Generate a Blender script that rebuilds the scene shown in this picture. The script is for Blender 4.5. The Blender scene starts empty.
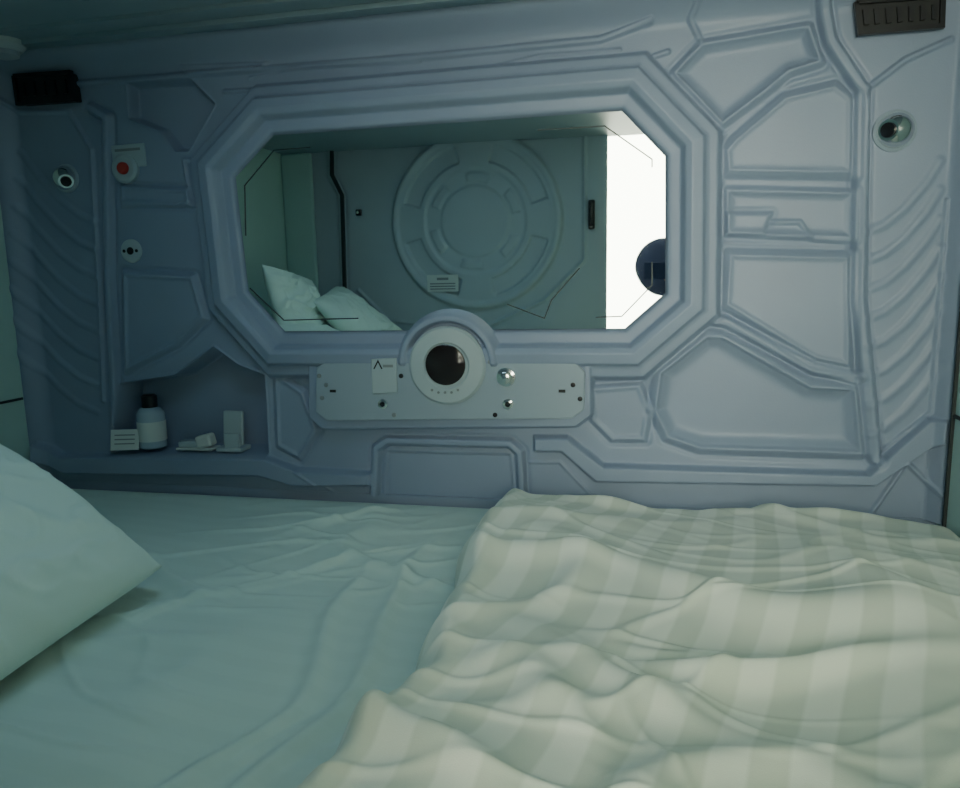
import bpy, bmesh, math, numpy as np, random
from mathutils import Matrix, Vector
random.seed(3)
# ------------------------------------------------------------------ camera calibration
F=740.0
CAMH=0.50
R=Matrix.Rotation(math.radians(12.5),3,'Z')@Matrix.Rotation(math.radians(90-9.1),3,'X')@Matrix.Rotation(math.radians(-1.2),3,'Z')
C=Vector((0,-1.6,CAMH))
def ray(px,py): return R@Vector(((px-480)/F,(394-py)/F,-1))
def on_y(px,py,y=0.0):
    d=ray(px,py); t=(y-C.y)/d.y; return C+d*t
def on_z(px,py,z=0.0):
    d=ray(px,py); t=(z-C.z)/d.z; return C+d*t
C.z=-(on_y(500,500).z-CAMH)      # put mattress top (back edge) at z=0
CZ=C.z
def W(p,y=0.0):
    q=on_y(p[0],p[1],y); return (q.x,q.z)
DW=-1.5                          # door wall plane
def D(p):
    q=on_y(p[0],p[1],-DW); return (q.x,q.z)
XL=on_y(42,460).x; XR=on_y(938,500).x; ZC=on_y(350,26).z
XO=D((607,250))[0]
cam=bpy.data.cameras.new('camera'); camo=bpy.data.objects.new('camera',cam)
bpy.context.scene.collection.objects.link(camo)
cam.sensor_width=36; cam.lens=36*F/960; cam.clip_start=0.005
camo.matrix_world=Matrix.Translation(C)@R.to_4x4()
bpy.context.scene.camera=camo

# ------------------------------------------------------------------ materials
def mat(name,col,rough=0.5,metal=0,bump=0,bscale=200,emit=None,estr=0,var=0,vscale=4,spec=0.5):
    m=bpy.data.materials.new(name); m.use_nodes=True; nt=m.node_tree; b=nt.nodes['Principled BSDF']
    b.inputs['Base Color'].default_value=(*col,1); b.inputs['Roughness'].default_value=rough
    b.inputs['Metallic'].default_value=metal; b.inputs['Specular IOR Level'].default_value=spec
    if emit: 
        b.inputs['Emission Color'].default_value=(*emit,1); b.inputs['Emission Strength'].default_value=estr
    tc=nt.nodes.new('ShaderNodeTexCoord')
    if bump:
        n=nt.nodes.new('ShaderNodeTexNoise'); n.inputs['Scale'].default_value=bscale; n.inputs['Detail'].default_value=3
        nt.links.new(tc.outputs['Object'],n.inputs['Vector'])
        bp=nt.nodes.new('ShaderNodeBump'); bp.inputs['Strength'].default_value=bump; bp.inputs['Distance'].default_value=0.002
        nt.links.new(n.outputs['Fac'],bp.inputs['Height']); nt.links.new(bp.outputs['Normal'],b.inputs['Normal'])
    if var:
        n=nt.nodes.new('ShaderNodeTexNoise'); n.inputs['Scale'].default_value=vscale; n.inputs['Detail'].default_value=4
        nt.links.new(tc.outputs['Object'],n.inputs['Vector'])
        mx=nt.nodes.new('ShaderNodeMix'); mx.data_type='RGBA'
        mx.inputs[6].default_value=(*[c*(1-var) for c in col],1); mx.inputs[7].default_value=(*[min(1,c*(1+var)) for c in col],1)
        nt.links.new(n.outputs['Fac'],mx.inputs[0]); nt.links.new(mx.outputs[2],b.inputs['Base Color'])
    return m
def fabric(name,ca,cb,period=0.072,ang=12.8,amt=1.0):
    m=mat(name,ca,0.8,bump=0.15,bscale=900,spec=0.25); nt=m.node_tree; b=nt.nodes['Principled BSDF']
    b.inputs['Sheen Weight'].default_value=0.15
    tc=nt.nodes.new('ShaderNodeTexCoord'); mp=nt.nodes.new('ShaderNodeVectorMath'); mp.operation='DOT_PRODUCT'
    a=math.radians(ang); mp.inputs[1].default_value=(math.cos(a)*2*math.pi/period,-math.sin(a)*2*math.pi/period,0)
    nt.links.new(tc.outputs['UV'],mp.inputs[0])
    s=nt.nodes.new('ShaderNodeMath'); s.operation='SINE'; nt.links.new(mp.outputs['Value'],s.inputs[0])
    r=nt.nodes.new('ShaderNodeMapRange'); r.inputs['From Min'].default_value=-0.2; r.inputs['From Max'].default_value=0.2
    nt.links.new(s.outputs[0],r.inputs['Value'])
    mx=nt.nodes.new('ShaderNodeMix'); mx.data_type='RGBA'; mx.inputs[6].default_value=(*ca,1); mx.inputs[7].default_value=(*cb,1)
    nt.links.new(r.outputs['Result'],mx.inputs[0]); nt.links.new(mx.outputs[2],b.inputs['Base Color'])
    return m
M_wall=mat('molded_abs_plastic',(0.28,0.345,0.46),0.42,bump=0.15,bscale=350,var=0.08,vscale=6)
M_door=mat('door_panel_plastic',(0.46,0.54,0.58),0.4,bump=0.1,bscale=300,var=0.08)
M_end=mat('end_wall_laminate',(0.50,0.70,0.64),0.5,bump=0.1,var=0.08)
M_seam=mat('seam_dark',(0.03,0.04,0.04),0.6)
M_ceil=mat('ceiling_plastic',(0.28,0.38,0.43),0.45,bump=0.1,var=0.08)
M_mirror=mat('mirror_silver',(0.90,0.95,0.92),0.012,1.0)
M_etch=mat('mirror_etching',(0.03,0.05,0.05),0.5)
M_white=mat('white_plastic',(0.44,0.53,0.56),0.35,bump=0.05)
M_plate=mat('panel_plate',(0.34,0.42,0.49),0.35,bump=0.05,bscale=500)
M_black=mat('black_plastic',(0.012,0.012,0.014),0.35)
M_vent=mat('vent_dark',(0.02,0.022,0.022),0.6)
M_screen=mat('display_glass',(0.02,0.015,0.015),0.12)
M_chrome=mat('chrome',(0.8,0.8,0.78),0.12,1.0)
M_red=mat('red_button',(0.50,0.04,0.03),0.3)
M_grey=mat('grey_trim',(0.25,0.28,0.29),0.4)
M_paper=mat('paper',(0.66,0.71,0.68),0.8,bump=0.1)
M_clear=mat('bottle_plastic',(0.40,0.50,0.58),0.15)
M_sheet=fabric('sheet_cotton',(0.67,0.83,0.76),(0.685,0.845,0.775),0.05,95)
M_duvet=fabric('duvet_satin_stripe',(0.73,0.80,0.67),(0.87,0.93,0.81))
M_pillow=mat('pillow_cotton',(0.76,0.91,0.82),0.8,bump=0.15,bscale=700,spec=0.25)
M_corr=mat('corridor_paint',(0.80,0.82,0.74),0.6,bump=0.05)
M_floor=mat('corridor_floor_vinyl',(0.30,0.30,0.28),0.4,var=0.1)
M_navy=mat('navy_fleece',(0.018,0.032,0.10),0.9,bump=0.5,bscale=400)
M_jean=mat('dark_trousers',(0.02,0.022,0.03),0.9,bump=0.3)
M_skin=mat('skin',(0.55,0.33,0.24),0.5,bump=0.05)
M_lamp=mat('corridor_light_diffuser',(0.9,0.9,0.85),0.5,emit=(0.98,1.0,0.82),estr=12.0)
M_fill=mat('fill_lamp_glow',(0.9,0.9,0.9),0.5,emit=(0.46,0.76,0.97),estr=8.0)  # cool glow for the added interior fill

# ------------------------------------------------------------------ mesh helpers
COL=bpy.context.scene.collection
def link(o,parent=None):
    COL.objects.link(o)
    if parent: o.parent=parent
    return o
def empty(name,loc=(0,0,0)):
    e=bpy.data.objects.new(name,None); e.empty_display_size=0.05; e.location=loc; COL.objects.link(e)
    return e
def meshobj(name,vs,fs,m,parent=None,smooth=False,bevel=0,seg=2):
    me=bpy.data.meshes.new(name); me.from_pydata([tuple(v) for v in vs],[],fs); me.update()
    o=bpy.data.objects.new(name,me); me.materials.append(m); link(o)
    bm=bmesh.new(); bm.from_mesh(me); bmesh.ops.recalc_face_normals(bm,faces=bm.faces); bm.to_mesh(me); bm.free()
    if smooth: me.polygons.foreach_set('use_smooth',[True]*len(me.polygons))
    if bevel:
        b=o.modifiers.new('bevel','BEVEL'); b.width=bevel; b.segments=seg; b.limit_method='ANGLE'; b.angle_limit=0.6
    if parent:
        o.parent=parent; o.matrix_parent_inverse=Matrix.Translation(-parent.location)
    return o
def box(name,c,s,m,parent=None,bevel=0.0,rot=None):
    x,y,z=[k/2 for k in s]
    vs=[Vector((a*x,b*y,d*z)) for a in(-1,1) for b in(-1,1) for d in(-1,1)]
    if rot: vs=[rot@v for v in vs]
    vs=[v+Vector(c) for v in vs]
    fs=[(0,1,3,2),(4,6,7,5),(0,4,5,1),(2,3,7,6),(0,2,6,4),(1,5,7,3)]
    return meshobj(name,vs,fs,m,parent,bevel=bevel)
def slab(name,pts,y0,y1,m,parent=None,bevel=0,axis='y'):
    n=len(pts); vs=[(p[0],y0,p[1]) for p in pts]+[(p[0],y1,p[1]) for p in pts]
    fs=[tuple(range(n)),tuple(range(2*n-1,n-1,-1))]+[(i,(i+1)%n,n+(i+1)%n,n+i) for i in range(n)]
    return meshobj(name,vs,fs,m,parent,bevel=bevel)
def strip(name,pts,w,y0,y1,m,parent=None):
    L=[];Rr=[]
    P=[Vector(p) for p in pts]
    for i,p in enumerate(P):
        a=(P[i]-P[i-1]).normalized() if i>0 else (P[1]-P[0]).normalized()
        b=(P[i+1]-P[i]).normalized() if i<len(P)-1 else a
        t=(a+b).normalized(); nrm=Vector((-t.y,t.x)); k=1/max(0.4,t.dot(a))
        L.append(p+nrm*w/2*k); Rr.append(p-nrm*w/2*k)
    n=len(P); vs=[];fs=[]
    for y in (y0,y1):
        vs+=[(q.x,y,q.y) for q in L]+[(q.x,y,q.y) for q in Rr]
    for i in range(n-1):
        fs+=[(i,i+1,n+i+1,n+i),(2*n+i,3*n+i,3*n+i+1,2*n+i+1),(i,2*n+i,2*n+i+1,i+1),(n+i,n+i+1,3*n+i+1,3*n+i)]
    fs+=[(0,n,3*n,2*n),(n-1,3*n-1,4*n-1,2*n-1)]
    return meshobj(name,vs,fs,m,parent)
def lathe(name,prof,m,loc,axis='Z',parent=None,seg=40,rot=None):
    vs=[];fs=[];n=len(prof)
    for r,h in prof:
        for k in range(seg):
            a=2*math.pi*k/seg; v=Vector((r*math.cos(a),r*math.sin(a),h))
            if axis=='Y': v=Vector((v.x,-v.z,v.y))
            if rot: v=rot@v
            vs.append(v+Vector(loc))
    for i in range(n-1):
        for k in range(seg):
            k2=(k+1)%seg; fs.append((i*seg+k,i*seg+k2,(i+1)*seg+k2,(i+1)*seg+k))
    fs.append(tuple(range(seg))); fs.append(tuple((n-1)*seg+k for k in range(seg)))
    o=meshobj(name,vs,fs,m,parent,smooth=True)
    e=o.modifiers.new('es','EDGE_SPLIT'); e.split_angle=math.radians(40)
    return o
def gridmesh(name,P,m,uv=None,parent=None,closed=False):
    ny,nx,_=P.shape; me=bpy.data.meshes.new(name)
    nv=nx*ny; nf=(nx-1)*(ny-1)
    i=np.arange(nv).reshape(ny,nx)
    q=np.stack([i[:-1,:-1],i[:-1,1:],i[1:,1:],i[1:,:-1]],-1).reshape(-1)
    me.vertices.add(nv); me.vertices.foreach_set('co',P.reshape(-1).astype(np.float32))
    me.loops.add(nf*4); me.loops.foreach_set('vertex_index',q.astype(np.int32))
    me.polygons.add(nf); me.polygons.foreach_set('loop_start',(np.arange(nf)*4).astype(np.int32))
    try: me.polygons.foreach_set('loop_total',np.full(nf,4,np.int32))
    except Exception: pass
    me.polygons.foreach_set('use_smooth',np.ones(nf,bool))
    if uv is not None:
        l=me.uv_layers.new(name='UVMap'); l.data.foreach_set('uv',uv.reshape(-1,2)[q].reshape(-1).astype(np.float32))
    me.update(calc_edges=True); me.validate()
    me.materials.append(m); o=bpy.data.objects.new(name,me); link(o)
    if parent: o.parent=parent; o.matrix_parent_inverse=Matrix.Translation(-parent.location)
    return o
# --- numpy noise
rs=np.random.RandomState(7); GR=rs.uniform(0,2*np.pi,(256,256))
def perlin(x,y):
    xi=np.floor(x).astype(int); yi=np.floor(y).astype(int); xf=x-xi; yf=y-yi
    u=xf**3*(xf*(xf*6-15)+10); v=yf**3*(yf*(yf*6-15)+10)
    def g(a,b):
        t=GR[(xi+a)%256,(yi+b)%256]; return np.cos(t)*(xf-a)+np.sin(t)*(yf-b)
    return (g(0,0)*(1-u)+g(1,0)*u)*(1-v)+(g(0,1)*(1-u)+g(1,1)*u)*v
def crest(x,y,w=0.12):
    return np.exp(-(perlin(x,y)/w)**2)
def sst(x): x=np.clip(x,0,1); return x*x*(3-2*x)
def blur(A,n):
    for _ in range(n):
        Ap=np.pad(A,1,mode='edge'); A=(Ap[1:-1,1:-1]*4+Ap[:-2,1:-1]+Ap[2:,1:-1]+Ap[1:-1,:-2]+Ap[1:-1,2:])/8
    return A
# --- SDF
def dseg(X,Z,a,b):
    ax,az=a;bx,bz=b; dx=bx-ax;dz=bz-az; L=dx*dx+dz*dz+1e-12
    t=np.clip(((X-ax)*dx+(Z-az)*dz)/L,0,1); return np.hypot(X-ax-t*dx,Z-az-t*dz)
def dline(X,Z,pts,closed=False):
    d=np.full(X.shape,9.0); n=len(pts)
    for i in range(n if closed else n-1): d=np.minimum(d,dseg(X,Z,pts[i],pts[(i+1)%n]))
    return d
def dpoly(X,Z,pts):
    d=dline(X,Z,pts,True); ins=np.zeros(X.shape,bool); n=len(pts)
    for i in range(n):
        x1,z1=pts[i];x2,z2=pts[(i+1)%n]
        if abs(z1-z2)<1e-9: continue
        c=((z1>Z)!=(z2>Z))&(X<(x2-x1)*(Z-z1)/(z2-z1)+x1); ins^=c
    return np.where(ins,-d,d)
def dmiter(X,Z,pts):
    cx=sum(p[0] for p in pts)/len(pts); cz=sum(p[1] for p in pts)/len(pts); d=np.full(X.shape,-9.0); n=len(pts)
    for i in range(n):
        a=pts[i];b=pts[(i+1)%n]; nx=b[1]-a[1]; nz=-(b[0]-a[0]); l=math.hypot(nx,nz); nx/=l;nz/=l
        if (cx-a[0])*nx+(cz-a[1])*nz>0: nx,nz=-nx,-nz
        d=np.maximum(d,(X-a[0])*nx+(Z-a[1])*nz)
    return d
class HF:
    def __init__(s,x0,x1,z0,z1,step,conv):
        s.nx=int((x1-x0)/step)+1; s.nz=int((z1-z0)/step)+1; s.conv=conv
        s.X,s.Z=np.meshgrid(np.linspace(x0,x1,s.nx),np.linspace(z0,z1,s.nz)); s.H=np.zeros(s.X.shape)
    def c(s,p): return [s.conv(q) for q in p]
    def plate(s,p,h,soft=0.008):
        s.H+=h*sst(-dpoly(s.X,s.Z,s.c(p))/soft+0.5)
    def panel(s,p,h=0.007,gw=0.008,gd=0.006,groove=0.005):
        d=dpoly(s.X,s.Z,s.c(p)); s.H+=h*sst(-d/0.008); s.H+=gd*np.exp(-((d+gw*0.3)/gw)**2)
        s.H-=groove*np.exp(-((d-gw*1.3)/0.006)**2)
    def bead(s,p,w,h,closed=False,soft=None):
        d=dline(s.X,s.Z,s.c(p),closed); soft=soft or w*0.5
        s.H+=h*sst((w/2-d)/soft+0.5)
        if w>0.015: s.H-=h*0.3*np.exp(-((d-w*0.5-0.005)/0.005)**2)

# ------------------------------------------------------------------ WALL WITH MIRROR (moulded panel)
hf=HF(XL-0.004,XR+0.004,0.0,ZC+0.02,0.0021,W)
X,Z=hf.X,hf.Z
MIR=[(276,136),(622,112),(665,157),(665,293),(625,328),(287,331),(251,291),(238,178)]
MIRw=[W(p) for p in MIR]
# right side
hf.panel([(674,74),(702,45),(808,27),(820,62),(788,72),(764,92),(722,124)],-0.008,0.010,0.011)
hf.panel([(734,138),(784,96),(835,84),(853,98),(852,176),(726,174),(724,150)])
hf.panel([(727,190),(852,193),(852,238),(727,234)],-0.004)
hf.panel([(727,213),(772,213),(763,234),(727,234)],0.006,0.004,0.004,0.003)
hf.bead([(772,222),(800,222),(812,240),(850,242)],0.008,0.005)
hf.panel([(727,252),(850,255),(850,368),(812,360),(724,306)])
hf.bead([(706,318),(726,322),(812,368),(856,378)],0.022,0.012)
hf.panel([(655,410),(660,372),(706,336),(722,336),(810,386),(854,388),(860,452),(700,447),(668,436)],-0.010,0.014,0.014)
hf.bead([(822,0),(830,42),(862,90),(858,300),(874,458)],0.022,0.014)
hf.bead([(700,40),(690,20),(700,0)],0.010,0.007)
hf.bead([(868,88),(905,60),(950,40)],0.010,0.007)
for i in range(8):
    y=205+i*29
    hf.bead([(868,y+26),(884,y+20),(904,y+4),(926,y-22),(940,y-44)],0.014,0.0036,soft=0.012)
hf.bead([(868,100),(866,300),(880,452),(930,412),(946,200)],0.006,0.005)
hf.plate([(535,436),(568,436),(604,464),(866,472),(925,418),(940,418),(938,440),(874,484),(596,480),(562,450),(535,450)],0.026,0.008)
hf.bead([(866,520),(906,462),(945,500)],0.008,0.008)
hf.panel([(590,388),(640,384),(650,410),(645,440),(612,440),(592,420)],0.004,0.006,0.007)
hf.panel([(275,372),(304,392),(318,430),(300,458),(278,446)],0.004,0.006,0.007)
# left side
hf.plate([(128,84),(190,80),(214,104),(188,150),(176,150),(160,130),(130,118)],-0.030,0.010)
hf.bead([(128,84),(190,80),(214,104),(188,150),(176,150),(160,130),(130,118)],0.009,0.006,True)
hf.bead([(92,108),(108,118),(110,280),(118,440)],0.020,0.014)
hf.bead([(0,96),(20,112),(70,112),(92,150),(100,290),(104,400)],0.010,0.008)
hf.panel([(122,186),(188,190),(192,206),(122,203)],0.003,0.005,0.006)
hf.panel([(124,272),(194,276),(206,318),(178,345),(126,372)],0.005,0.007,0.007)
hf.bead([(200,160),(184,160),(190,200),(180,206),(122,206)],0.008,0.006)
NI=[(122,384),(176,376),(214,348),(238,366),(264,376),(268,453),(112,453)]
hf.plate(NI,-0.080,0.006)
hf.bead(NI[:6],0.010,0.007)
hf.plate([(45,440),(66,454),(268,456),(300,468),(372,472),(372,484),(296,484),(262,474),(70,472),(45,458)],0.028,0.008)
for i in range(8):
    y=195+i*27
    hf.bead([(98,y+28),(80,y+20),(60,y+4),(38,y-20),(22,y-42)],0.014,0.0034,soft=0.012)
# top
hf.bead([(80,84),(440,56),(600,40),(650,22)],0.012,0.009)
hf.bead([(225,92),(470,78),(640,62),(668,52)],0.009,0.007)
hf.bead([(470,72),(540,56),(620,50)],0.006,0.004)
hf.bead([(250,78),(300,68),(420,62)],0.006,0.004)
hf.plate([(180,66),(270,62),(258,72),(190,76)],0.005,0.005)
# access panel
hf.bead([(374,520),(377,448),(388,440),(510,443),(520,452),(524,520)],0.018,0.014)
hf.plate([(386,500),(388,452),(510,455),(514,503)],-0.006,0.006)
hf.bead([(340,496),(300,470)],0.006,0.003)
hf.bead([(530,462),(560,462),(592,496)],0.006,0.004)
# mirror frame
prof_d=[-0.5,0.0,0.006,0.012,0.030,0.038,0.050,0.072,0.077,0.084,0.100,0.112]
prof_h=[0.0,0.0,0.016,0.018,0.020,0.044,0.050,0.046,0.032,0.028,0.026,0.0]
d=dmiter(X,Z,MIRw)
fh=np.interp(d,prof_d,prof_h)
k=sst((d-0.10)/0.02)
H=hf.H*k+fh
H=np.where(d<0,-0.002,H)
YP=-0.042
ctrl=dpoly(X,Z,[W(p,-0.03) for p in [(308,362),(330,350),(575,354),(592,368),(592,416),(576,428),(322,430),(308,418)]])
cm=sst(-ctrl/0.008+0.5)
H=np.where(cm>0,np.maximum(H,0.034*cm+np.minimum(H,0)*(1-cm)),H)
cc=W((446,366),YP-0.015); r=np.hypot(X-cc[0],Z-cc[1])
rim=0.054*sst((Z-cc[1]+0.025)/0.03)
dome=np.interp(r,[0,0.092,0.097,0.108,0.114,0.124],[0.6,0.6,1.0,1.0,0.8,0])*np.maximum(rim,0.034)
H=np.where(r<0.124,np.maximum(H,dome),H)
# cove to ceiling and rounded ends
H+=0.05*sst(1-(ZC-Z)/0.07)**1.5
H+=0.035*sst(1-(X-XL)/0.05)+0.03*sst(1-(XR-X)/0.03)
H=blur(H,1)
H=np.where(d<-0.003,np.where(r<0.13,H,-0.002),H)
P=np.stack([X,-H,Z],-1)
wallb=gridmesh('wall_back',P,M_wall)
HX=(X[0],Z[:,0])
def hat(x,z):
    i=int(np.clip(np.searchsorted(HX[1],z),0,H.shape[0]-1)); j=int(np.clip(np.searchsorted(HX[0],x),0,H.shape[1]-1)); return float(H[i,j])
# mirror
mir=empty('wall_mirror',(0,0,0))
mo=slab('mirror_glass',MIRw,-0.010,-0.004,M_mirror,mir)
for i,pl in enumerate([[(248,236),(247,186),(276,151),(312,148)],[(538,131),(605,127),(652,160),(652,168)],
        [(252,288),(286,320),(360,318)],[(508,304),(545,318),(552,300),(580,268)],[(652,262),(652,285),(622,316),(596,317)]]):
    strip('etched_line_%d'%i,[W(p) for p in pl],0.0026,-0.0108,-0.0101,M_etch,mir)

# ------------------------------------------------------------------ control panel
cp=empty('control_panel',(cc[0],0,cc[1]))
def WP(p): return W(p,YP-0.005)
slab('face_plate',[WP(p) for p in [(316,368),(330,357),(572,360),(585,372),(584,410),(572,419),(326,421),(315,412)]],YP-0.004,-0.030,M_plate,cp,bevel=0.003)
lathe('dial_bezel',[(0.086,0.0),(0.086,0.010),(0.081,0.015),(0.052,0.017),(0.048,0.013)],M_white,(cc[0],-0.040,cc[1]),'Y',cp,64)
sc=W((445,365),-0.058)
lathe('round_display',[(0.0445,0.0),(0.0445,0.017),(0.041,0.019)],M_screen,(sc[0],-0.040,sc[1]),'Y',cp,48)
for i in range(5):
    q=W((432+i*6.5,390+ (0 if i in(0,4) else 2.5)),-0.057)
    lathe('dial_key_%d'%i,[(0.003,0),(0.003,0.003),(0.002,0.004)],M_grey,(q[0],-0.0555,q[1]),'Y',cp,12)
q=WP((506,377)); lathe('rotary_knob',[(0.021,0),(0.020,0.005),(0.014,0.006),(0.013,0.018),(0.010,0.020)],M_chrome,(q[0],YP-0.004,q[1]),'Y',cp)
for i,p in enumerate([(383,404),(508,404)]):
    q=WP(p); lathe('jack_socket_%d'%i,[(0.012,0),(0.011,0.004),(0.006,0.005),(0.0055,0.001)],M_chrome,(q[0],YP-0.004,q[1]),'Y',cp)
    lathe('jack_hole_%d'%i,[(0.006,0),(0.005,0.0062)],M_black,(q[0],YP-0.004,q[1]),'Y',cp)
for i,p in enumerate([(401,376),(326,385),(573,385),(319,376),(495,415),(394,415),(580,399),(490,362),(402,362),(322,398)]):
    q=WP(p); lathe('screw_%d'%i,[(0.0055,0),(0.005,0.003),(0.002,0.0035)],M_grey if i%2 else M_black,(q[0],YP-0.003,q[1]),'Y',cp,16)
for i,p in enumerate([(562,391),(333,391)]):
    q=WP(p); box('port_%d'%i,(q[0],YP-0.005,q[1]),(0.014,0.004,0.006),M_black,cp)
yc=YP-0.010
slab('card_holder',[W(p,yc) for p in [(371,359),(396,358),(397,393),(372,394)]],yc,YP-0.003,M_white,cp,bevel=0.002)
strip('logo_a',[W((374,369),yc),W((378,361),yc),W((382,369),yc)],0.003,yc-0.0008,yc-0.0001,M_black,cp)
strip('logo_text',[W((383,366),yc),W((393,366),yc)],0.006,yc-0.0008,yc-0.0001,M_grey,cp)

# ------------------------------------------------------------------ reading lights
def spot(px,py,r,d=(0,0)):
    x,z=W((px,py)); h=hat(x,z); x,z=W((px,py),-h-0.01); y=-hat(x,z)-0.001; e=empty('reading_light',(x,0,z))
    lathe('bezel',[(r*1.2,-0.02),(r*1.2,0.003),(r*1.05,0.006),(r*0.95,0.004)],M_plate,(x,y,z),'Y',e)
    rot=Matrix.Rotation(d[0],3,'X')@Matrix.Rotation(d[1],3,'Z')
    prof=[(r*math.sin(a),r*math.cos(a)*-1) for a in np.linspace(0.3,2.5,16)]
    lathe('chrome_ball',prof,M_chrome,(x,y-0.006,z),'Y',e,rot=rot)
    lathe('lens',[(r*0.42,r*0.7),(r*0.42,r*0.92),(r*0.25,r*0.88)],M_black,(x,y-0.006,z),'Y',e,rot=rot)
spot(896,130,0.032,(0.1,-0.75)); spot(64,178,0.028,(0.6,0.7))
# emergency button
x,z=W((127,169)); e=empty('emergency_call_button',(x,0,z)); y=-hat(x,z)
slab('label_plate',[W(p) for p in [(112,146),(145,143),(147,166),(114,169)]],y-0.004,y+0.012,M_white,e,bevel=0.002)
strip('label_text',[W((116,151)),W((141,149))],0.006,y-0.0046,y-0.004,M_grey,e)
lathe('collar',[(0.034,-0.012),(0.034,0.010),(0.028,0.014),(0.016,0.012)],M_white,(x,y,z),'Y',e)
lathe('push_cap',[(0.014,0),(0.014,0.018),(0.011,0.022),(0.005,0.023)],M_red,(x,y,z),'Y',e)
# socket
x,z=W((132,251)); e=empty('round_socket',(x,0,z)); y=-hat(x,z)
lathe('cover',[(0.028,-0.01),(0.028,0.003),(0.024,0.006),(0.010,0.006)],M_white,(x,y,z),'Y',e)
lathe('centre_port',[(0.009,0),(0.009,0.007),(0.004,0.008)],M_black,(x,y,z),'Y',e)
for i,dx in enumerate((-0.017,0.017)): lathe('pin_%d'%i,[(0.004,0),(0.004,0.007)],M_black,(x+dx,y,z),'Y',e,12)
# vents
def vent(poly,ns):
    c=[W(p) for p in poly]; cx=sum(p[0] for p in c)/4; cz=sum(p[1] for p in c)/4
    y=-max(hat(*p) for p in c+[(cx,cz)]); c=[W(p,y-0.01) for p in poly]; e=empty('air_vent',(cx,0,cz))
    slab('back_tray',c,y-0.006,y+0.03,M_vent,e,bevel=0.002)
    strip('rim',c+[c[0]],0.008,y-0.014,y-0.004,M_black,e)
    for i in range(ns):
        t=(i+0.7)/(ns+0.4)
        a=Vector(c[0]).lerp(Vector(c[1]),t); b=Vector(c[3]).lerp(Vector(c[2]),t)
        a2=a.lerp(b,0.25); b2=a.lerp(b,0.75)
        strip('slat_%d'%i,[tuple(a2),tuple(b2)],0.008,y-0.012,y-0.004,M_black,e)
vent([(14,76),(70,72),(74,100),(18,104)],5)
vent([(856,2),(943,-4),(942,26),(860,33)],7)
# ceiling sensor
e=empty('smoke_detector',(0,-0.12,ZC)); q=on_y(4,56,-0.12)
lathe('base',[(0.045,0.0),(0.045,-0.012),(0.036,-0.022)],M_white,(q.x,-0.12,ZC),'Z',e)
lathe('sensor_chamber',[(0.030,-0.02),(0.030,-0.032),(0.012,-0.038)],M_plate,(q.x,-0.12,ZC),'Z',e)

# ------------------------------------------------------------------ niche items
zs=W((190,453))[1]+0.004; ys=0.030
def NX(px,py=440): return W((px,py),ys)[0]
x=NX(153); e=empty('lotion_bottle',(x,ys,zs))
lathe('body',[(0.028,0),(0.034,0.004),(0.034,0.090),(0.026,0.102),(0.012,0.108)],M_clear,(x,ys,zs),'Z',e)
lathe('label',[(0.0346,0.020),(0.0348,0.022),(0.0348,0.068),(0.0346,0.070)],M_paper,(x,ys,zs),'Z',e)
lathe('cap',[(0.019,0.104),(0.019,0.134),(0.014,0.138)],M_black,(x,ys,zs),'Z',e)
yl=-0.004
x=W((126,440),yl)[0]; e=empty('folded_card',(x,yl,zs))
def leaf(name,sgn,mm):
    rt=Matrix.Rotation(0.25,3,'Z')@Matrix.Rotation(sgn*0.25,3,'X'); c_=Matrix.Rotation(0.25,3,'Z')@Vector((0,sgn*0.0065,0))
    return box(name,(x+c_.x,yl+c_.y,zs+0.027),(0.070,0.0015,0.052),mm,e,rot=rt)
leaf('front_leaf',-1,M_paper); leaf('rear_leaf',1,M_paper)
for i in range(3): 
    rt=Matrix.Rotation(0.25,3,'Z')@Matrix.Rotation(-0.25,3,'X'); zz=-0.010+0.011*i
    v=rt@Vector((0,-0.0012,zz)); c_=Matrix.Rotation(0.25,3,'Z')@Vector((0,-0.0065,0))
    box('print_line_%d'%i,(x+c_.x+v.x,yl+c_.y+v.y,zs+0.027+v.z),(0.050,0.0008,0.003),M_grey,e,rot=rt)
x=NX(198); e=empty('soap_sachets',(x,ys,zs))
box('tray',(x,ys,zs+0.003),(0.100,0.045,0.006),M_paper,e,bevel=0.002)
box('sachet_a',(x-0.022,ys,zs+0.014),(0.05,0.036,0.016),M_white,e,bevel=0.004,rot=Matrix.Rotation(0.2,3,'Z'))
box('sachet_b',(x+0.022,ys,zs+0.022),(0.042,0.032,0.032),M_paper,e,bevel=0.006,rot=Matrix.Rotation(-0.25,3,'Y'))
x=NX(234); e=empty('desk_phone_stand',(x,ys,zs))
box('foot',(x,ys-0.004,zs+0.006),(0.070,0.05,0.012),M_white,e,bevel=0.004)
box('backrest',(x-0.004,ys+0.010,zs+0.052),(0.054,0.012,0.090),M_white,e,bevel=0.004,rot=Matrix.Rotation(-0.12,3,'X'))
box('lip',(x+0.008,ys-0.022,zs+0.028),(0.040,0.010,0.040),M_white,e,bevel=0.003)

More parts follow.
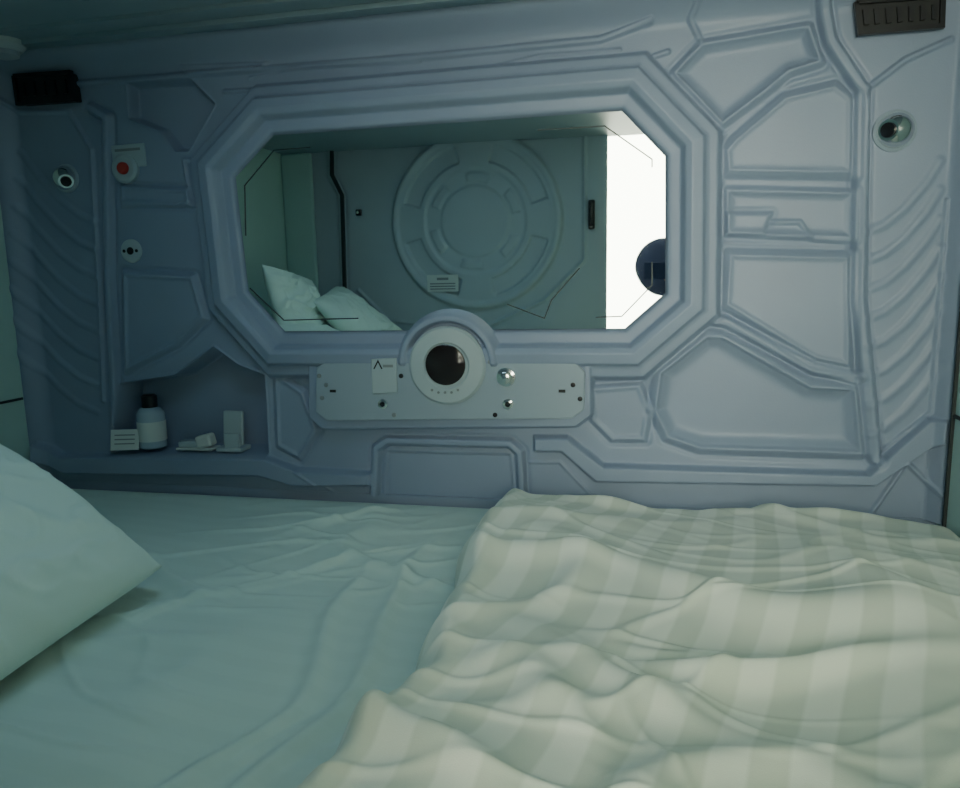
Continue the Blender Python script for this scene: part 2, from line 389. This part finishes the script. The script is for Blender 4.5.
# ------------------------------------------------------------------ shell
th=0.03
def xyslab(name,x0,x1,y0,y1,z0,z1,m): return box(name,((x0+x1)/2,(y0+y1)/2,(z0+z1)/2),(x1-x0,y1-y0,z1-z0),m)
FZ=CZ-1.56
zl=on_y(40,396).z
wl=xyslab('wall_left',XL-th,XL,DW-0.03,0.03,-0.3,ZC+th,M_end)
wr=xyslab('wall_right',XR,XR+th,DW-0.03,0.03,-0.3,ZC+th,M_end)
xyslab('baseboard_back',XL,XR,-0.002,0.03,-0.30,0.0015,M_wall)
xyslab('trim_1',XL,XL+0.004,DW+0.01,-0.04,zl-0.003,zl+0.003,M_seam)
xyslab('trim_2',XR-0.004,XR,DW+0.01,-0.04,zl-0.003,zl+0.003,M_seam)
xyslab('trim_3',XR-0.006,XR,-0.050,-0.044,-0.02,ZC,M_seam)
xyslab('ceiling',XL-th,XR+th,DW-0.03,0.03,ZC,ZC+th,M_ceil)
xyslab('trim_4',XL,XR,-0.115,-0.100,ZC-0.010,ZC,M_ceil)
xyslab('trim_5',XL+0.2,XR-0.5,-0.19,-0.175,ZC-0.008,ZC,M_ceil)
xyslab('trim_6',XL+0.5,XR-0.3,-0.30,-0.27,ZC-0.010,ZC,M_ceil)
# sliding door panel opposite the mirror, moulded disc
dh=HF(XL,XO,0.0,ZC,0.004,D)
c0=D((477,222)); c1=D((560,222)); RR=abs(c1[0]-c0[0]); rr=np.hypot(dh.X-c0[0],dh.Z-c0[1])
dh.H+=np.interp(rr/RR,[0,.40,.43,.47,.60,.63,.67,.94,.98,1.02,1.05],[.024,.024,.016,.016,.016,.022,.022,.022,.028,.028,0])
ang=np.degrees(np.arctan2(dh.Z-c0[1],dh.X-c0[0]))%360
seg=((rr/RR>.70)&(rr/RR<.90)&((ang%90>15)&(ang%90<75)))
dh.H-=0.012*seg
dh.H+=0.006*((rr/RR>.46)&(rr/RR<.56)&((ang+20)%60>30))
dh.bead([(344,130),(333,150),(333,176),(343,196),(346,300),(352,420)],0.022,0.02)
dh.bead([(585,120),(585,260),(545,300),(480,330)],0.012,0.012)
dh.bead([(360,150),(372,140),(560,132)],0.010,0.008)
dh.bead([(360,290),(390,320),(470,330)],0.010,0.008)
Hh=blur(dh.H,2)
gridmesh('door_1',np.stack([dh.X,DW+Hh,dh.Z],-1),M_door)
dl=[D(p) for p in [(344,130),(333,150),(333,176),(343,196),(346,300),(350,400)]]
strip('trim_7',[(p[0]+0.012,p[1]) for p in dl],0.014,DW+0.012,DW+0.026,M_seam)
xp=D((320,250))[0]
slab('trim_8',[(XL+0.001,0.0),(xp,0.0),(xp,ZC-0.002),(XL+0.001,ZC-0.002)],DW+0.005,DW+0.030,M_end,bevel=0.008)
xyslab('wall_front',XL-th,XO,DW-0.03,DW-0.004,-0.3,ZC+th,M_corr)
e=empty('door_handle',(D((592,215))[0],DW,D((592,215))[1]))
hx,hz=D((592,215)); box('recess_plate',(hx,DW+0.008,hz),(0.026,0.016,0.115),M_black,e,bevel=0.006); box('pull_bar',(hx,DW+0.022,hz),(0.012,0.014,0.09),M_black,e,bevel=0.004)
hx,hz=D((361,213)); e=empty('door_latch',(hx,DW,hz)); box('latch_body',(hx,DW+0.006,hz),(0.026,0.012,0.026),M_black,e,bevel=0.003); lathe('latch_pin',[(0.006,-0.022),(0.006,-0.012)],M_chrome,(hx,DW,hz),'Y',e,12)
hx,hz=D((446,283)); e=empty('notice_sticker',(hx,DW,hz))
box('sheet',(hx,DW+0.033,hz),(0.135,0.002,0.070),M_paper,e)
box('heading',(hx,DW+0.0345,hz+0.018),(0.05,0.001,0.010),M_grey,e)
for i in range(3): box('text_%d'%i,(hx,DW+0.0345,hz-0.002-0.011*i),(0.11,0.001,0.005),M_grey,e)
# ------------------------------------------------------------------ corridor
CY=-3.3
xyslab('floor',-2.6,2.8,CY,DW-0.03,FZ-0.05,FZ,M_floor)
xyslab('wall_corridor_far',-2.6,2.8,CY-0.05,CY,FZ,1.5,M_corr)
xyslab('wall_corridor_left',-2.65,-2.6,CY,DW,FZ,1.5,M_corr)
xyslab('wall_corridor_right',2.8,2.85,CY,DW,FZ,1.5,M_corr)
xyslab('ceiling_corridor',-2.65,2.85,CY-0.05,DW,1.5,1.55,M_corr)
xyslab('wall_capsule_lower',XL-th,XR+th,DW-0.03,DW,FZ,-0.30,M_corr)
xyslab('wall_capsule_upper',-2.6,2.8,DW-0.03,DW,ZC+th,1.5,M_corr)
xyslab('wall_capsule_side_left',-2.6,XL-th,DW-0.03,DW,FZ,ZC+th,M_corr)
xyslab('wall_capsule_side_right',XR+th,2.8,DW-0.03,DW,FZ,ZC+th,M_corr)
e=empty('corridor_light_panel',(0.35,CY,0.75))
box('diffuser',(0.35,CY+0.02,0.75),(1.4,0.03,1.25),M_lamp,e)
for i,zz in enumerate((0.1,1.4)): box('frame_h%d'%i,(0.35,CY+0.02,zz),(1.46,0.05,0.04),M_white,e,bevel=0.005)
for i,xx in enumerate((-0.37,1.07)): box('frame_v%d'%i,(xx,CY+0.02,0.75),(0.04,0.05,1.34),M_white,e,bevel=0.005)
for i in range(3): box('louvre_%d'%i,(0.55,CY+0.05,0.78+0.06*i),(0.8,0.03,0.012),M_corr,e)
# fill lamp added out of view on the ceiling to brighten the interior
LX,LY=-0.60,-0.70
e=empty('added_fill_lamp',(LX,LY,ZC))
box('fill_housing',(LX,LY,ZC-0.010),(0.66,0.13,0.020),M_white,e,bevel=0.004)
box('diffuser',(LX,LY,ZC-0.023),(0.60,0.09,0.006),M_fill,e,bevel=0.002)

# ------------------------------------------------------------------ bed
edge=[on_z(p[0],p[1],0.03) for p in [(490,508),(464,545),(444,600),(430,640),(404,690),(350,745),(296,800),(225,870)]]
ey=np.array([q.y for q in edge]); ex=np.array([q.x for q in edge]); o_=np.argsort(ey); ey=ey[o_];ex=ex[o_]
bed=empty('bed',(0,-0.75,-0.15))
def rot2(x,y,a): a=math.radians(a); return x*math.cos(a)+y*math.sin(a),-x*math.sin(a)+y*math.cos(a)
nx,ny=620,460
gx,gy=np.meshgrid(np.linspace(XL+0.006,XR-0.006,nx),np.linspace(DW+0.012,-0.014,ny))
wx=gx+0.10*perlin(gx*2.5+9,gy*2.5); wy=gy+0.10*perlin(gx*2.5,gy*2.5+31)
a1,b1=rot2(wx,wy,38); a2,b2=rot2(wx,wy,-12)
msk1=sst(perlin(gx*2+4,gy*2+9)*3+0.5); msk2=sst(perlin(gx*2+14,gy*2+2)*3+0.5)
h=0.011*crest(a1*1.1+3,b1*4.5+5,0.055)*msk1+0.010*crest(a2*1.0+13,b2*4+1,0.05)*msk2+0.016*perlin(gx*3,gy*3)+0.0045*crest(a1*2.4,b1*9,0.07)*msk2+0.0035*crest(a2*3,b2*11,0.07)*msk1
exs=np.interp(gy,ey,ex); dd=exs-gx
h+=0.014*np.exp(-((dd-0.09-0.05*perlin(gy*4,gy*0+2.2))/0.016)**2)*sst((-gy-0.15)/0.3)+0.011*np.exp(-((dd-0.17-0.08*perlin(gy*3,gy*0+6.2))/0.014)**2)*sst((-gy-0.3)/0.3)
h=h*sst(-gy/0.12)-0.004*sst(1+gy/0.05)
h=h*sst((dd+0.02)/0.03)
Ps=np.stack([gx,gy,h-0.014],-1)
gridmesh('fitted_sheet',Ps,M_sheet,np.stack([gx*.8+wx*.2,gy*.8+wy*.2],-1),bed)
box('mattress',((XL+XR)/2,DW/2,-0.135),(XR-XL-0.02,-DW-0.04,0.18),M_sheet,bed,bevel=0.02)
box('platform',((XL+XR)/2,DW/2,-0.24),(XR-XL-0.004,-DW-0.01,0.04),M_end,bed)

# ------------------------------------------------------------------ duvet
nu,nv=680,640
U,V=np.meshgrid(np.linspace(0,1,nu),np.linspace(0,1,nv))
yb,yf=-0.040,-1.30
Y=yb+(yf-yb)*V
xl=np.interp(Y,ey,ex); xl=xl+0.018*perlin(Y*9,Y*0+3.3)
Xd=xl+(XR-0.012-xl)*U
Y=Y-0.03*(1-V)*(0.5+perlin(Xd*4,Xd*0+1.1)*1.3)
dl_=Xd-xl; db=(V*(yb-yf)); dr=(XR-0.012-Xd)
def roll(d,w): t=np.clip(d/w,0,1); return np.sqrt(np.clip(1-(1-t)**2,0,1))
T=0.034+0.038*sst((-Y-0.05)/0.45)
base=T*roll(dl_,0.05)*roll(db,0.05)*(0.5+0.5*roll(dr,0.09))
wx=Xd+0.14*perlin(Xd*2.4+2,Y*2.4+7); wy=Y+0.14*perlin(Xd*2.4+40,Y*2.4+17)
a1,b1=rot2(wx,wy,-40); a2,b2=rot2(wx,wy,-8); a3,b3=rot2(wx,wy,35)
m1=sst(perlin(Xd*2.2+5,Y*2.2)*2.5+0.5); m2=sst(perlin(Xd*2.2+25,Y*2.2+3)*2.5+0.5)
fold=0.030*crest(a1*1.2+1.3,b1*3.4+2.2,0.09)*m1+0.026*crest(a2*1.3+7,b2*3.8+3,0.085)*m2+0.018*crest(a3*1.5+5,b3*4.2+9,0.08)*(1-0.6*m1)+0.036*perlin(Xd*3.2+3,Y*3.2+8)
fine=0.0065*crest(a1*1.8+2,b1*6,0.055)*m2+0.006*crest(a3*2.2+12,b3*7,0.055)*m1+0.0045*crest(a2*2.2+52,b2*8,0.055)*(1-m2*0.7)
fold=blur(fold,8)+blur(fine,2)
calm=1-0.42*sst((Xd-0.12)/0.35)
msk=roll(dl_,0.08)*roll(db,0.09)*roll(dr,0.05)*calm
Hd=base+fold*msk*(0.55+0.45*sst((-Y-0.25)/0.4))
Hd+=0.014*np.exp(-((dl_-0.045)/0.022)**2)*roll(db,0.05)
Hd+=0.012*np.exp(-((db-0.05)/0.022)**2)*roll(dl_,0.08)*roll(dr,0.05)*np.clip(0.6+2.4*perlin(Xd*7,Y*0+5),0,2)
Hd=blur(Hd,2)
Pd=np.stack([Xd,Y,Hd-0.008],-1)
gridmesh('duvet',Pd,M_duvet,np.stack([wx*0.3+Xd*0.7,wy*0.3+Y*0.7],-1))

# ------------------------------------------------------------------ pillows
def pillow(loc,rotm,a=0.31,b=0.22,t=0.085,seed=0,sag=0.0):
    n=110
    u,v=np.meshgrid(np.linspace(-1,1,n),np.linspace(-1,1,n))
    fac=1-0.05*(np.abs(u)*np.abs(v))**3
    x=a*u*fac; y=b*v*fac
    x=x*(1-0.05*(1-np.abs(v)**2)*np.abs(u)**3); y=y*(1-0.05*(1-np.abs(u)**2)*np.abs(v)**3)
    prof=(np.clip(1-np.abs(u)**2.4,0,1)**0.6)*(np.clip(1-np.abs(v)**2.4,0,1)**0.6)
    wr=0.012*crest(u*1.2+seed,v*2.2+seed*2,0.10)+0.020*perlin(u*1.6+seed,v*1.6+5)+0.006*crest(u*3+seed,v*4+3,0.08)
    z1=(t+wr)*prof; z2=-(t*0.8+wr*0.5)*prof
    top=np.stack([x,y,z1],-1); bot=np.stack([x,y,z2],-1)[:,::-1]
    me=bpy.data.meshes.new('pillow'); vs=np.concatenate([top.reshape(-1,3),bot.reshape(-1,3)])
    i=np.arange(n*n).reshape(n,n); q=np.stack([i[:-1,:-1],i[:-1,1:],i[1:,1:],i[1:,:-1]],-1).reshape(-1,4)
    q=np.concatenate([q,q+n*n]); me.from_pydata(vs.tolist(),[],q.tolist())
    bm=bmesh.new(); bm.from_mesh(me); bmesh.ops.remove_doubles(bm,verts=bm.verts,dist=1e-5); bmesh.ops.recalc_face_normals(bm,faces=bm.faces)
    for f in bm.faces: f.smooth=True
    bm.to_mesh(me); bm.free(); me.materials.append(M_pillow)
    o=bpy.data.objects.new('pillow',me); link(o)
    o.matrix_world=Matrix.Translation(loc)@rotm.to_4x4()
    return o
def lean(tilt,yaw=0,roll=0): return Matrix.Rotation(math.radians(yaw),3,'Z')@Matrix.Rotation(math.radians(tilt),3,'Y')@Matrix.Rotation(math.radians(90+roll),3,'Z')
pillow((-1.022,-0.835,0.176),lean(33,0,3),a=0.29,b=0.30,t=0.090,seed=1.0)
pillow((-1.04,-1.215,0.262),lean(46,0,-12),a=0.185,b=0.28,t=0.080,seed=4.0)
pillow((-1.245,-0.97,0.385),lean(72,0,10),a=0.19,b=0.165,t=0.05,seed=6.0)

# ------------------------------------------------------------------ person (photographer) outside the opening
per=empty('person',(0.12,-1.95,FZ))
def skin(name,verts,edges,rad,m,root=0,parent=None,sub=2):
    me=bpy.data.meshes.new(name); me.from_pydata(verts,edges,[]); o=bpy.data.objects.new(name,me); link(o); me.materials.append(m)
    s=o.modifiers.new('skin','SKIN'); s.use_smooth_shade=True
    for i,r_ in enumerate(rad): me.skin_vertices[0].data[i].radius=(r_,r_) if not isinstance(r_,tuple) else r_
    me.skin_vertices[0].data[root].use_root=True
    sb=o.modifiers.new('sub','SUBSURF'); sb.levels=sub; sb.render_levels=sub
    if parent: o.parent=parent; o.matrix_parent_inverse=Matrix.Translation(-parent.location)
    return o
hd=on_y(663,267,1.93); HX0,HZ0=hd.x,hd.z; HY=-1.93
bx=HX0+0.13; by=HY-0.03
V_=[(bx,by-0.02,FZ+0.92),(bx,by-0.02,FZ+1.10),(bx,by-0.02,FZ+1.26),(bx-0.07,by-0.01,HZ0-0.16),
 (bx-0.17,by-0.01,FZ+1.27),(bx-0.23,by+0.02,FZ+1.03),(bx-0.20,by+0.14,FZ+0.84),
 (bx+0.17,by-0.01,FZ+1.28),(bx+0.22,by+0.10,FZ+1.10),(bx+0.12,by+0.28,CZ-0.15)]
skin('jacket',V_,[(0,1),(1,2),(2,3),(2,4),(4,5),(5,6),(2,7),(7,8),(8,9)],[(0.17,0.12),(0.155,0.115),(0.17,0.12),0.058,0.070,0.058,0.045,0.070,0.055,0.040],M_navy,0,per)
V_=[(bx,by-0.02,FZ+0.92),(bx-0.09,by-0.02,FZ+0.84),(bx-0.10,by,FZ+0.48),(bx-0.10,by-0.02,FZ+0.08),(bx-0.10,by+0.12,FZ+0.045),(bx+0.09,by-0.02,FZ+0.84),(bx+0.10,by,FZ+0.48),(bx+0.10,by-0.02,FZ+0.08),(bx+0.10,by+0.12,FZ+0.045)]
skin('legs',V_,[(0,1),(1,2),(2,3),(3,4),(0,5),(5,6),(6,7),(7,8)],[(0.15,0.11),0.095,0.07,0.05,0.042,0.095,0.07,0.05,0.042],M_jean,0,per)
def headmesh():
    bm=bmesh.new(); bmesh.ops.create_uvsphere(bm,u_segments=40,v_segments=28,radius=1)
    for v in bm.verts:
        x,y,z=v.co
        w=0.076*(1-0.22*max(0,-z)**1.5); dpt=0.095*(1-0.12*max(0,-z))
        v.co=Vector((x*w,y*dpt+(0.012 if z<-0.3 and y>0 else 0),z*0.118))
        if y>0.75 and abs(x)<0.28 and -0.35<z<0.15: v.co.y+=0.018*(1-abs(x)/0.28)*(0.15-z)/0.5
        if y>0.6 and 0.02<z<0.22 and 0.2<abs(x)<0.55: v.co.y-=0.006
        if y>0.8 and abs(z+0.5)<0.08: v.co.y+=0.004
    return bm
ROT=Matrix.Translation((HX0,HY,HZ0))@Matrix.Rotation(math.radians(-70),4,'Z')
def addbm(bm,name,m,mw=ROT):
    me=bpy.data.meshes.new(name); bm.transform(mw)
    for f in bm.faces: f.smooth=True
    bm.to_mesh(me); bm.free(); me.materials.append(m); o=bpy.data.objects.new(name,me); link(o)
    o.parent=per; o.matrix_parent_inverse=Matrix.Translation(-per.location); return o
addbm(headmesh(),'head',M_skin)
bm=headmesh()
for v in bm.verts: v.co=Vector((v.co.x*1.3,v.co.y*1.36,v.co.z*1.10))
bmesh.ops.delete(bm,geom=[f for f in bm.faces if f.calc_center_median().y>0.080 and f.calc_center_median().z<0.068],context='FACES')
addbm(bm,'hood',M_navy)
for s in(-1,1):
    bm=bmesh.new(); bmesh.ops.create_uvsphere(bm,u_segments=12,v_segments=8,radius=0.011,matrix=Matrix.Translation((s*0.030,0.083,0.012))); addbm(bm,'eye_%d'%(s+1),M_white)
    bm=bmesh.new(); bmesh.ops.create_uvsphere(bm,u_segments=12,v_segments=8,radius=0.005,matrix=Matrix.Translation((s*0.030,0.092,0.012))); addbm(bm,'pupil_%d'%(s+1),M_black)
    bm=bmesh.new(); bmesh.ops.create_uvsphere(bm,u_segments=12,v_segments=8,radius=1,matrix=Matrix.Translation((s*0.076,0,0))@Matrix.Diagonal((0.010,0.02,0.032,1))); addbm(bm,'ear_%d'%(s+1),M_skin)
bm=bmesh.new(); bmesh.ops.create_uvsphere(bm,u_segments=14,v_segments=8,radius=1,matrix=Matrix.Translation((0,0.091,-0.060))@Matrix.Diagonal((0.024,0.008,0.007,1))); addbm(bm,'mouth',mat('lips',(0.45,0.18,0.15),0.5))
V_=[(bx-0.04,by,HZ0-0.19),(HX0+0.01,HY,HZ0-0.06)]
skin('neck',V_,[(0,1)],[0.055,0.052],M_skin,0,per)
pc=Vector((C.x+0.068,C.y-0.035,C.z+0.004))
hw=Vector((bx+0.12,by+0.30,CZ-0.13)); pm=Vector((pc.x+0.075,pc.y-0.035,pc.z-0.045))
skin('palm',[tuple(hw),tuple(hw.lerp(pm,0.5)),tuple(pm)],[(0,1),(1,2)],[0.027,(0.036,0.020),(0.038,0.018)],M_skin,0,per)
for i in range(4):
    b0=pm+Vector((0.010,0.004,-0.030+0.020*i)); L=[1.0,1.1,1.05,0.85][3-i]
    pts=[b0,b0+Vector((0.022*L,0.020,0.004)),b0+Vector((0.012*L,0.048,0.004)),b0+Vector((-0.014*L,0.052,0.003))]
    skin('finger_%d'%(i+1),[tuple(p) for p in pts],[(0,1),(1,2),(2,3)],[0.010,0.009,0.0085,0.007],M_skin,0,per,1)
pts=[pm+Vector((-0.012,0,-0.02)),pm+Vector((-0.040,0.004,0.0)),pm+Vector((-0.060,0.012,0.022))]
skin('thumb',[tuple(p) for p in pts],[(0,1),(1,2)],[0.013,0.011,0.009],M_skin,0,per,1)
h2=Vector((bx-0.20,by+0.16,FZ+0.80))
skin('palm_relaxed',[tuple(h2),tuple(h2+Vector((0,0.02,-0.05))),tuple(h2+Vector((0,0.03,-0.09)))],[(0,1),(1,2)],[0.026,(0.02,0.036),(0.018,0.038)],M_skin,0,per)
for i in range(4):
    b0=h2+Vector((0,0.055-0.02*i,-0.09)); pts=[b0,b0+Vector((0.004,0.008,-0.035)),b0+Vector((0.012,0.008,-0.06)),b0+Vector((0.022,0.006,-0.078))]
    skin('relaxed_finger_%d'%(i+1),[tuple(p) for p in pts],[(0,1),(1,2),(2,3)],[0.010,0.009,0.008,0.007],M_skin,0,per,1)
pts=[h2+Vector((0,0.045,-0.03)),h2+Vector((0.012,0.075,-0.055)),h2+Vector((0.02,0.085,-0.085))]
skin('relaxed_thumb',[tuple(p) for p in pts],[(0,1),(1,2)],[0.013,0.011,0.009],M_skin,0,per,1)
ph=empty('smartphone',tuple(pc))
M_case=mat('navy_phone_case',(0.03,0.045,0.11),0.9,spec=0.2)
box('phone_body',tuple(pc),(0.136,0.009,0.070),M_case,ph,bevel=0.004)
box('phone_screen',(pc.x,pc.y-0.0048,pc.z),(0.128,0.001,0.062),M_screen,ph)

# ------------------------------------------------------------------ world
w=bpy.data.worlds.new('world'); bpy.context.scene.world=w; w.use_nodes=True
w.node_tree.nodes['Background'].inputs[0].default_value=(0.25,0.4,0.5,1); w.node_tree.nodes['Background'].inputs[1].default_value=0.1
